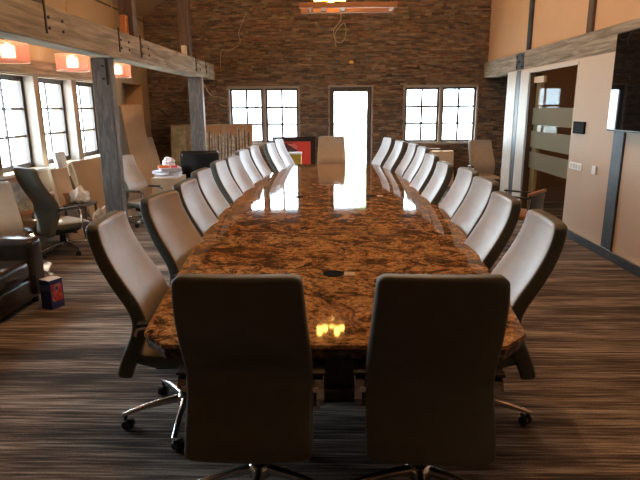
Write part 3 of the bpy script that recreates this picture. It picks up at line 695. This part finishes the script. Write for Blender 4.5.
# cables and plate on the stone wall
def cable(pts, r, label):
    bm = NB(); P = [Vector(p) for p in pts]; out = []
    for i in range(len(P)-1):
        p0, p1, p2, p3 = P[max(i-1, 0)], P[i], P[i+1], P[min(i+2, len(P)-1)]
        for k in range(6):
            u = k/6; out.append(0.5*((2*p1)+(p2-p0)*u+(2*p0-5*p1+4*p2-p3)*u*u+(3*p1-p0-3*p2+p3)*u**3))
    out.append(P[-1]); add_tube(bm, out, r, 6); tag(obj('cable', bm, M['wire'], smooth=True), label, 'cable')
yw = 11.985
cable([(-1.78, yw, 3.60), (-1.95, yw-0.03, 3.2), (-1.93, yw-0.02, 3.02), (-2.12, yw-0.03, 2.86), (-2.32, yw-0.01, 2.85), (-2.36, yw-0.02, 2.62), (-2.36, yw, 2.45)], 0.007, 'thin pale cable running down the stone wall above the left rear window')
cable([(0.16, yw, 3.56), (0.15, yw-0.06, 3.40), (0.02, yw-0.08, 3.24), (0.03, yw-0.08, 3.06), (0.16, yw-0.06, 2.98), (0.26, yw-0.05, 3.12), (0.24, yw-0.06, 3.34), (0.14, yw-0.07, 3.30), (0.04, yw-0.08, 3.14), (0.06, yw-0.07, 2.90)], 0.010, 'coil of pale cable dangling on the stone wall above the glass door')
cable([(-2.50, 10.74, 2.27), (-2.43, 10.68, 2.10), (-2.30, 10.66, 1.92), (-2.10, 10.66, 1.88), (-1.98, 10.66, 1.80), (-2.03, 10.66, 1.72), (-2.16, 10.66, 1.76)], 0.006, 'pale loose cable hanging from the end of the left beam by the slim post')
bm = NB(); add_box(bm, (-0.04, -0.02, -0.03), (0.04, 0.012, 0.03), bevel=0.005); add_cyl(bm, (0.005, -0.02, 0), (0.005, -0.035, 0), 0.018, n=14); tag(obj('wall_box', bm, M['brass'], loc=(0.38, 11.985, 2.60)), 'small brass junction plate on the stone wall above the glass door', 'electrical box')

# ------------------------------------------------------------------ television, controls
tv = thing('television', 'large black wall television on the right wall', 'television', (XR-0.06, 5.4, 1.42))
bm = NB(); add_box(bm, (-0.03, -1.05, 0.0), (0.03, 0.86, 1.02), bevel=0.008); obj('bezel', bm, M['black'], tv)
bm = NB(); add_box(bm, (-0.034, -1.035, 0.02), (-0.0305, 0.845, 1.005)); obj('screen', bm, M['screen'], tv)
bm = NB(); add_box(bm, (0.03, -0.3, 0.3), (0.062, 0.2, 0.7)); obj('wall_mount', bm, M['iron'], tv)
cp = thing('control_panel', 'small black keypad on the right wall beside the glass door', 'control panel', (XR-0.012, 7.13, 1.42))
bm = NB(); add_box(bm, (-0.012, -0.16, -0.075), (0.012, 0.16, 0.075), bevel=0.004); obj('housing', bm, M['matte_black'], cp)
for j in range(5):
    for k in range(4):
        bm = NB(); add_box(bm, (-0.0145, -0.13+j*0.06, -0.05+k*0.03), (-0.0118, -0.115+j*0.06, -0.040+k*0.03)); obj('key', bm, M['steel'], cp)
sw = thing('light_switch', 'white four-gang light switch plate on the right wall below the keypad', 'light switch', (XR-0.004, 7.14, 0.935))
bm = NB(); add_box(bm, (-0.004, -0.18, -0.045), (0.004, 0.18, 0.045), bevel=0.002); obj('plate', bm, M['switch'], sw)
for j in range(4):
    bm = NB(); add_box(bm, (-0.008, -0.14+j*0.08, -0.025), (-0.003, -0.10+j*0.08, 0.025)); obj('rocker', bm, M['white_trim'], sw)
bm = NB(); add_box(bm, (-0.012, -0.05, -0.05), (0.012, 0.05, 0.05), bevel=0.004); tag(obj('wall_sensor', bm, M['switch'], loc=(XR-0.012, 6.60, 0.945)), 'small white upright sensor box on the right wall near the dark trim', 'sensor')

# ------------------------------------------------------------------ rear wall things
def leaning(t, ang): t.rotation_euler = (ang, 0, t.rotation_euler[2])
birch = thing('painting', 'wide canvas painting of pale birch trunks leaning on the stone wall behind the slim post', 'painting', (-2.60, 11.70, 0.004)); leaning(birch, -0.15)
def birch_mat():
    m = noise_mat('birch_painting', [(0.35, (0.22, 0.20, 0.17)), (0.50, (0.38, 0.34, 0.28)), (0.62, (0.50, 0.43, 0.33))], scale=(1.3, 1, 0.8), nscale=2.6, detail=4, rough=0.6); return m
bm = NB(); add_box(bm, (-0.88, -0.02, 0.0), (0.88, 0.02, 1.36)); cv = obj('canvas', bm, birch_mat(), birch)
M['birch_pale'] = noise_mat('birch_trunk_paint', [(0.35, (0.30, 0.27, 0.24)), (0.6, (0.78, 0.76, 0.70))], scale=(1, 1, 4), nscale=5, rough=0.6)
M['birch_dark'] = new_mat('dark_trunk_paint', (0.10, 0.06, 0.045), 0.6)
bm = NB(); bd = NB(); bo = NB(); bg_ = NB(); rb = random.Random(5)
def strip(b_, x, w, zt, yy, dx=0.0, zb=0.02):
    vs = [b_.verts.new(p) for p in ((x-w, yy, zb), (x+w, yy, zb), (x+dx+w*0.6, yy, zt), (x+dx-w*0.6, yy, zt))]; b_.faces.new(vs)
for k in range(21):
    x = -0.48 + 1.30*k/20
    strip(bd, x+0.033, rb.uniform(0.012, 0.022), rb.uniform(1.02, 1.26), -0.0215, rb.uniform(-0.02, 0.02))
    strip(bm, x, rb.uniform(0.015, 0.024), rb.uniform(1.05, 1.33), -0.0225, rb.uniform(-0.03, 0.03))
for k in range(26):
    x = rb.uniform(-0.40, 0.84); strip(bo, x, rb.uniform(0.02, 0.05), 1.34, -0.0232, 0, rb.uniform(1.12, 1.27))
strip(bo, 0.84, 0.03, 1.33, -0.0228)
vs = [bg_.verts.new(p) for p in ((-0.87, -0.0212, 0.02), (-0.54, -0.0212, 0.02), (-0.56, -0.0212, 1.33), (-0.87, -0.0212, 1.33))]; bg_.faces.new(vs)
obj('painted_autumn_leaves', bo, new_mat('orange_leaf_paint', (0.55, 0.33, 0.17), 0.6), cv, fix=False)
obj('painted_clearing', bg_, noise_mat('pale_green_paint', [(0.4, (0.40, 0.42, 0.28)), (0.6, (0.62, 0.62, 0.52))], nscale=6, rough=0.6), cv, fix=False)
obj('painted_pale_trunks', bm, M['birch_pale'], cv, fix=False); obj('painted_dark_trunks', bd, M['birch_dark'], cv, fix=False)

redp = thing('painting', 'black-framed red abstract painting leaning on the stone wall left of the glass door', 'painting', (-0.845, 11.78, 0.004)); leaning(redp, -0.12)
bm = NB()
for lo, hi in (((-0.46, -0.03, 0.0), (-0.36, 0.02, 1.08)), ((0.36, -0.03, 0.0), (0.46, 0.02, 1.08)), ((-0.36, -0.03, 0.98), (0.36, 0.02, 1.08)), ((-0.36, -0.03, 0.0), (0.36, 0.02, 0.10))): add_box(bm, lo, hi)
obj('frame', bm, M['iron'], redp)
bm = NB(); add_box(bm, (-0.36, -0.01, 0.10), (0.36, 0.01, 0.98)); rc = obj('canvas', bm, new_mat('red_paint', (0.65, 0.045, 0.03), 0.5), redp)
def blot(pts, z, m, name):
    bm = NB(); f = bm.faces.new([bm.verts.new((x, z, y)) for x, y in pts]); obj(name, bm, m, rc, fix=False)
blot([(-0.30, 0.95), (-0.05, 0.96), (0.10, 0.84), (0.02, 0.70), (0.10, 0.60), (0.0, 0.42), (-0.30, 0.35)], -0.0112, new_mat('maroon_paint', (0.05, 0.008, 0.02), 0.5), 'dark_figure')
blot([(-0.16, 0.94), (0.06, 0.80), (0.10, 0.86), (0.02, 0.93)], -0.0118, new_mat('rose_paint', (0.60, 0.14, 0.12), 0.5), 'rose_stroke')
lan = thing('box', 'small golden box with a cream lid standing between the red painting and the table end', 'box', (-0.75, 10.85, 0))
bm = NB(); add_box(bm, (-0.12, -0.09, 0), (0.12, 0.09, 0.80), bevel=0.005); obj('body', bm, new_mat('gold_paper', (0.45, 0.30, 0.04), 0.35, 0.3), lan)
bm = NB(); add_box(bm, (-0.135, -0.105, 0.80), (0.135, 0.105, 0.835), bevel=0.008); obj('lid', bm, M['white_cloth'], lan)

arm = thing('armchair', 'black leather tub armchair in front of the birch painting, half hidden by the slim post', 'armchair', (-2.50, 10.2, 0), math.radians(190))
bm = NB(); add_box(bm, (-0.33, -0.28, 0.12), (0.33, 0.33, 0.42), bevel=0.04, seg=3); obj('seat', bm, M['black_leather'], arm, smooth=True)
bm = NB(); add_box(bm, (-0.36, -0.36, 0.12), (0.36, -0.22, 0.90), bevel=0.05, seg=4); obj('backrest', bm, M['black_leather'], arm, smooth=True)
for s in (-1, 1):
    bm = NB(); add_box(bm, (s*0.34-0.06, -0.25, 0.12), (s*0.34+0.06, 0.34, 0.62), bevel=0.04, seg=3); obj('armrest', bm, M['black_leather'], arm, smooth=True)
    for sy in (-0.28, 0.26):
        bm = NB(); add_cyl(bm, (s*0.3, sy, 0), (s*0.3, sy, 0.13), 0.016, n=10); obj('foot', bm, M['chrome'], arm)

pn = thing('padded_panel', 'tan padded panel with rounded corners standing under the right rear windows', 'panel', (2.28, 11.55, 0.0)); leaning(pn, -0.22)
bm = NB(); add_box(bm, (-0.26, -0.035, 0.02), (0.26, 0.035, 0.80), bevel=0.03, seg=4); obj('cushion', bm, M['tan_fabric'], pn, smooth=True)
bm = NB(); add_box(bm, (-0.24, 0.035, 0.04), (0.24, 0.05, 0.78)); obj('backing_board', bm, M['darkwood'], pn)
bm = NB(); add_box(bm, (-0.30, -0.10, 0), (0.30, 0.10, 0.82), bevel=0.01); tag(obj('crate', bm, M['darkwood'], loc=(1.98, 11.86, 0)), 'dark brown crate behind the tan padded panel under the right rear windows', 'crate')

# ------------------------------------------------------------------ clutter on the left
def board(name, label, cat, x, y, w, h, th, lean, m, rz=0.0, z=0.02):
    """a board whose face looks to +X, leaning back on the left wall"""
    bm = NB(); add_box(bm, (-th, -w/2, 0), (0, w/2, h), bevel=min(0.01, th*0.3))
    o = obj(name, bm, m, loc=(x, y, z)); o.rotation_euler = (0, -lean, rz); return tag(o, label, cat)
board('cardboard_sheet', 'tall tan cardboard sheet leaning by the wall niche, behind the large post', 'cardboard', -3.48, 10.10, 0.40, 1.78, 0.05, 0.20, M['cardboard'], -0.75)
board('cardboard_sheet', 'shorter tan board leaning in front of the wall niche', 'cardboard', -3.42, 10.72, 0.44, 1.18, 0.04, 0.34, M['tan_fabric'], -0.55)
board('packing_board', 'wide pale brown board leaning under the third window beside the large post', 'board', -3.22, 7.72, 0.66, 1.02, 0.03, 0.30, M['cardboard'], -0.30)
board('packing_board', 'narrow grey-tan board leaning between the other board and the large post', 'board', -3.25, 8.35, 0.45, 1.02, 0.03, 0.32, M['tan_fabric'], -0.15)
board('packing_board', 'narrow dark brown board leaning under the second window', 'board', -3.30, 7.20, 0.16, 0.86, 0.04, 0.40, M['darkwood'], -0.35)
board('foam_sheet', 'white crumpled foam sheet sticking up under the second window', 'foam', -3.56, 7.42, 0.20, 1.12, 0.05, 0.16, M['white_cloth'], -0.2)
board('cardboard_sheet', 'small tan cardboard sheet behind the stray chair arm', 'cardboard', -3.36, 6.92, 0.28, 0.95, 0.06, 0.18, M['cardboard'], -0.3)
pf = thing('picture_frame', 'small wooden picture frame leaning under the first window', 'picture frame', (-3.72, 6.55, 0.45)); pf.rotation_euler = (0, -0.25, -0.2)
bm = NB()
for lo, hi in (((-0.02, -0.25, 0), (0.01, -0.21, 0.44)), ((-0.02, 0.21, 0), (0.01, 0.25, 0.44)), ((-0.02, -0.21, 0.40), (0.01, 0.21, 0.44)), ((-0.02, -0.21, 0), (0.01, 0.21, 0.04))): add_box(bm, lo, hi)
obj('frame', bm, M['bar_wood'], pf)
bm = NB(); add_box(bm, (-0.015, -0.21, 0.04), (0.0, 0.21, 0.40)); obj('picture', bm, noise_mat('faded_print', [(0.4, (0.20, 0.20, 0.18)), (0.6, (0.45, 0.42, 0.36))], nscale=8, rough=0.4), pf)
bm = NB(); add_box(bm, (-0.20, -0.35, 0), (0.20, 0.35, 0.43), bevel=0.01); tag(obj('storage_box', bm, M['cardboard'], loc=(-3.68, 6.55, 0)), 'brown carton on the floor under the first window, behind the stray chair', 'box')
bm = NB(); rings = []
for z, rx, ry in ((0, 0.07, 0.08), (0.04, 0.09, 0.10), (0.17, 0.08, 0.09), (0.24, 0.06, 0.07), (0.27, 0.03, 0.04)):
    rings.append([(rx*math.cos(a)*(1+0.06*math.sin(3*a+z*9)), ry*math.sin(a), z) for a in [2*PI*k/18 for k in range(18)]])
loft(bm, rings); bag = tag(obj('bag', bm, M['black'], smooth=True, loc=(-3.60, 7.08, 0.64)), 'black bag on the stool under the second window', 'bag')
st = thing('stool', 'small wooden stool holding the black bag under the second window', 'stool', (-3.60, 7.08, 0))
bm = NB(); add_box(bm, (-0.16, -0.18, 0.60), (0.16, 0.18, 0.638), bevel=0.006); obj('seat', bm, M['bar_wood'], st)
for sx in (-1, 1):
    for sy in (-1, 1):
        bm = NB(); add_box(bm, (sx*0.13-0.017, sy*0.15-0.017, 0), (sx*0.13+0.017, sy*0.15+0.017, 0.60)); obj('leg', bm, M['bar_wood'], st)
def crumple(name, label, cat, loc, sx, sy, sz, m, seed):
    rnd = random.Random(seed); bm = NB(); bmesh.ops.create_icosphere(bm, subdivisions=3, radius=1)
    ph = [rnd.uniform(0, 6) for _ in range(6)]
    for v in bm.verts:
        k = 1 + 0.12*math.sin(7*v.co.x+ph[0]) + 0.12*math.sin(8*v.co.y+ph[1]) + 0.10*math.sin(9*v.co.z+ph[2])
        v.co = Vector((v.co.x*k*sx, v.co.y*k*sy, max(v.co.z, -0.55)*k*sz))
    zmin = min(v.co.z for v in bm.verts)
    for v in bm.verts: v.co.z -= zmin
    return tag(obj(name, bm, m, smooth=True, loc=loc), label, cat)
crumple('blanket', 'cream bundled blanket on the small table by the black bag', 'blanket', (-3.30, 6.98, 0.50), 0.10, 0.11, 0.12, M['white_cloth'], 1)
bt = thing('side_table', 'small dark side table under the second window, holding the cream blanket', 'table', (-3.30, 6.98, 0))
bm = NB(); add_box(bm, (-0.15, -0.17, 0.47), (0.15, 0.17, 0.50), bevel=0.004); obj('tabletop', bm, M['darkwood'], bt)
for sx in (-1, 1):
    for sy in (-1, 1):
        bm = NB(); add_box(bm, (sx*0.13-0.012, sy*0.15-0.012, 0), (sx*0.13+0.012, sy*0.15+0.012, 0.47)); obj('leg', bm, M['darkwood'], bt)
crumple('cloth', 'pink-beige cloth heaped on the floor beside the stray chair', 'cloth', (-2.98, 6.86, 0.0), 0.11, 0.14, 0.26, M['tan_fabric'], 2)
# pile of papers on a carton
bm = NB(); add_box(bm, (-0.22, -0.25, 0), (0.22, 0.25, 0.60), bevel=0.008); tag(obj('carton', bm, M['cardboard'], loc=(-2.72, 8.98, 0)), 'tall carton behind the left chairs, carrying the pile of papers', 'box')
z0 = 0.60
for h, dx, dy, rz, w, lab in ((0.055, 0.0, 0.0, 0.1, 0.19, 'thick white paper stack lying directly on the tall carton, lowest of the pile'), (0.045, -0.03, 0.02, -0.35, 0.17, 'middle white paper stack of the pile on the tall carton, turned askew'), (0.05, 0.03, -0.01, 0.4, 0.16, 'topmost white paper stack of the pile, under the orange pouch')):
    bm = NB()
    for k in range(4):
        o_ = 0.012*math.sin(k*2.3+w*40); add_box(bm, (-w+o_, -0.17-o_, h*k/4), (w+o_, 0.17-o_, h*(k+1)/4-0.0015))
    tag(obj('paper_stack', bm, M['paper'], loc=(-2.72+dx, 8.98+dy, z0), rot=(0, 0, rz)), lab, 'papers', 'papers piled on the carton'); z0 += h
bm = NB(); add_box(bm, (-0.09, -0.06, 0), (0.09, 0.06, 0.035), bevel=0.008); tag(obj('pouch', bm, M['orange'], loc=(-2.76, 8.88, 0.751), rot=(0, 0, 0.4)), 'orange pouch lying on top of the papers', 'pouch')
bm = NB(); add_box(bm, (-0.05, -0.05, 0), (0.05, 0.05, 0.03), bevel=0.006); tag(obj('packet', bm, M['red'], loc=(-2.60, 8.92, 0.751), rot=(0, 0, 0.2)), 'small red packet lying on top of the papers beside the orange pouch', 'packet')
crumple('paper_ball', 'crumpled white wrapping paper at the back of the paper pile', 'paper', (-2.74, 9.08, 0.751), 0.10, 0.10, 0.09, M['paper'], 5)

# ------------------------------------------------------------------ sofa and snack box
sofa = thing('sofa', 'dark brown leather sofa at the lower left edge', 'sofa', (-3.05, 3.85, 0))
SY0, SY1 = -1.15, 0.88
bm = NB(); add_box(bm, (-0.50, SY0, 0.06), (0.40, SY1, 0.26), bevel=0.03, seg=3); obj('base', bm, M['brown_leather'], sofa, smooth=True)
for s, y in ((0, SY0), (1, SY1-0.22)):
    bm = NB(); add_box(bm, (-0.50, y, 0.08), (0.43, y+0.22, 0.60), bevel=0.055, seg=4); obj('armrest', bm, M['brown_leather'], sofa, smooth=True)
bm = NB(); add_box(bm, (-0.62, SY0, 0.08), (-0.36, SY1, 0.84), bevel=0.07, seg=4); obj('backrest', bm, M['brown_leather'], sofa, smooth=True)
for y0_, y1_ in ((SY0+0.22, -0.14), (-0.14, SY1-0.22)):
    bm = NB(); add_box(bm, (-0.38, y0_+0.004, 0.255), (0.42, y1_-0.004, 0.43), bevel=0.05, seg=4); obj('seat_cushion', bm, M['brown_leather'], sofa, smooth=True)
for x in (-0.45, 0.34):
    for y in (SY0+0.08, SY1-0.08):
        bm = NB(); add_cyl(bm, (x, y, 0), (x, y, 0.09), 0.03, n=12); obj('foot', bm, M['black'], sofa)
sb = thing('snack_box', 'blue and red printed carton standing on the carpet beside the sofa', 'box', (-2.47, 4.50, 0), math.radians(-24)); sb.scale = (0.80, 0.66, 1.10)
bm = NB(); add_box(bm, (-0.08, -0.10, 0), (0.08, 0.10, 0.235), bevel=0.004); body = obj('carton', bm, M['blue'], sb)
bm = NB(); add_box(bm, (0.0801, -0.08, 0.06), (0.0815, 0.08, 0.20), bevel=0.0); obj('print', bm, noise_mat('red_print_pattern', [(0.42, (0.55, 0.05, 0.05)), (0.5, (0.75, 0.28, 0.20)), (0.58, (0.04, 0.06, 0.28))], nscale=16, rough=0.4), body)
bm = NB(); add_box(bm, (-0.07, -0.1015, 0.15), (0.07, -0.1001, 0.20)); obj('print', bm, new_mat('pale_blue_print', (0.10, 0.16, 0.42), 0.4), body)
for s in (-1, 1):
    bm = NB(); add_box(bm, (-0.076, -0.095, 0), (-0.002, 0.095, 0.003)); f = obj('flap', bm, M['white_cloth'], sb); f.location = (0, 0, 0.236)
    f.rotation_euler = (0, 0, 0 if s < 0 else PI)
    if s > 0: f.location = (0, 0, 0.2385); f.rotation_euler = (0.0, -0.05, PI)
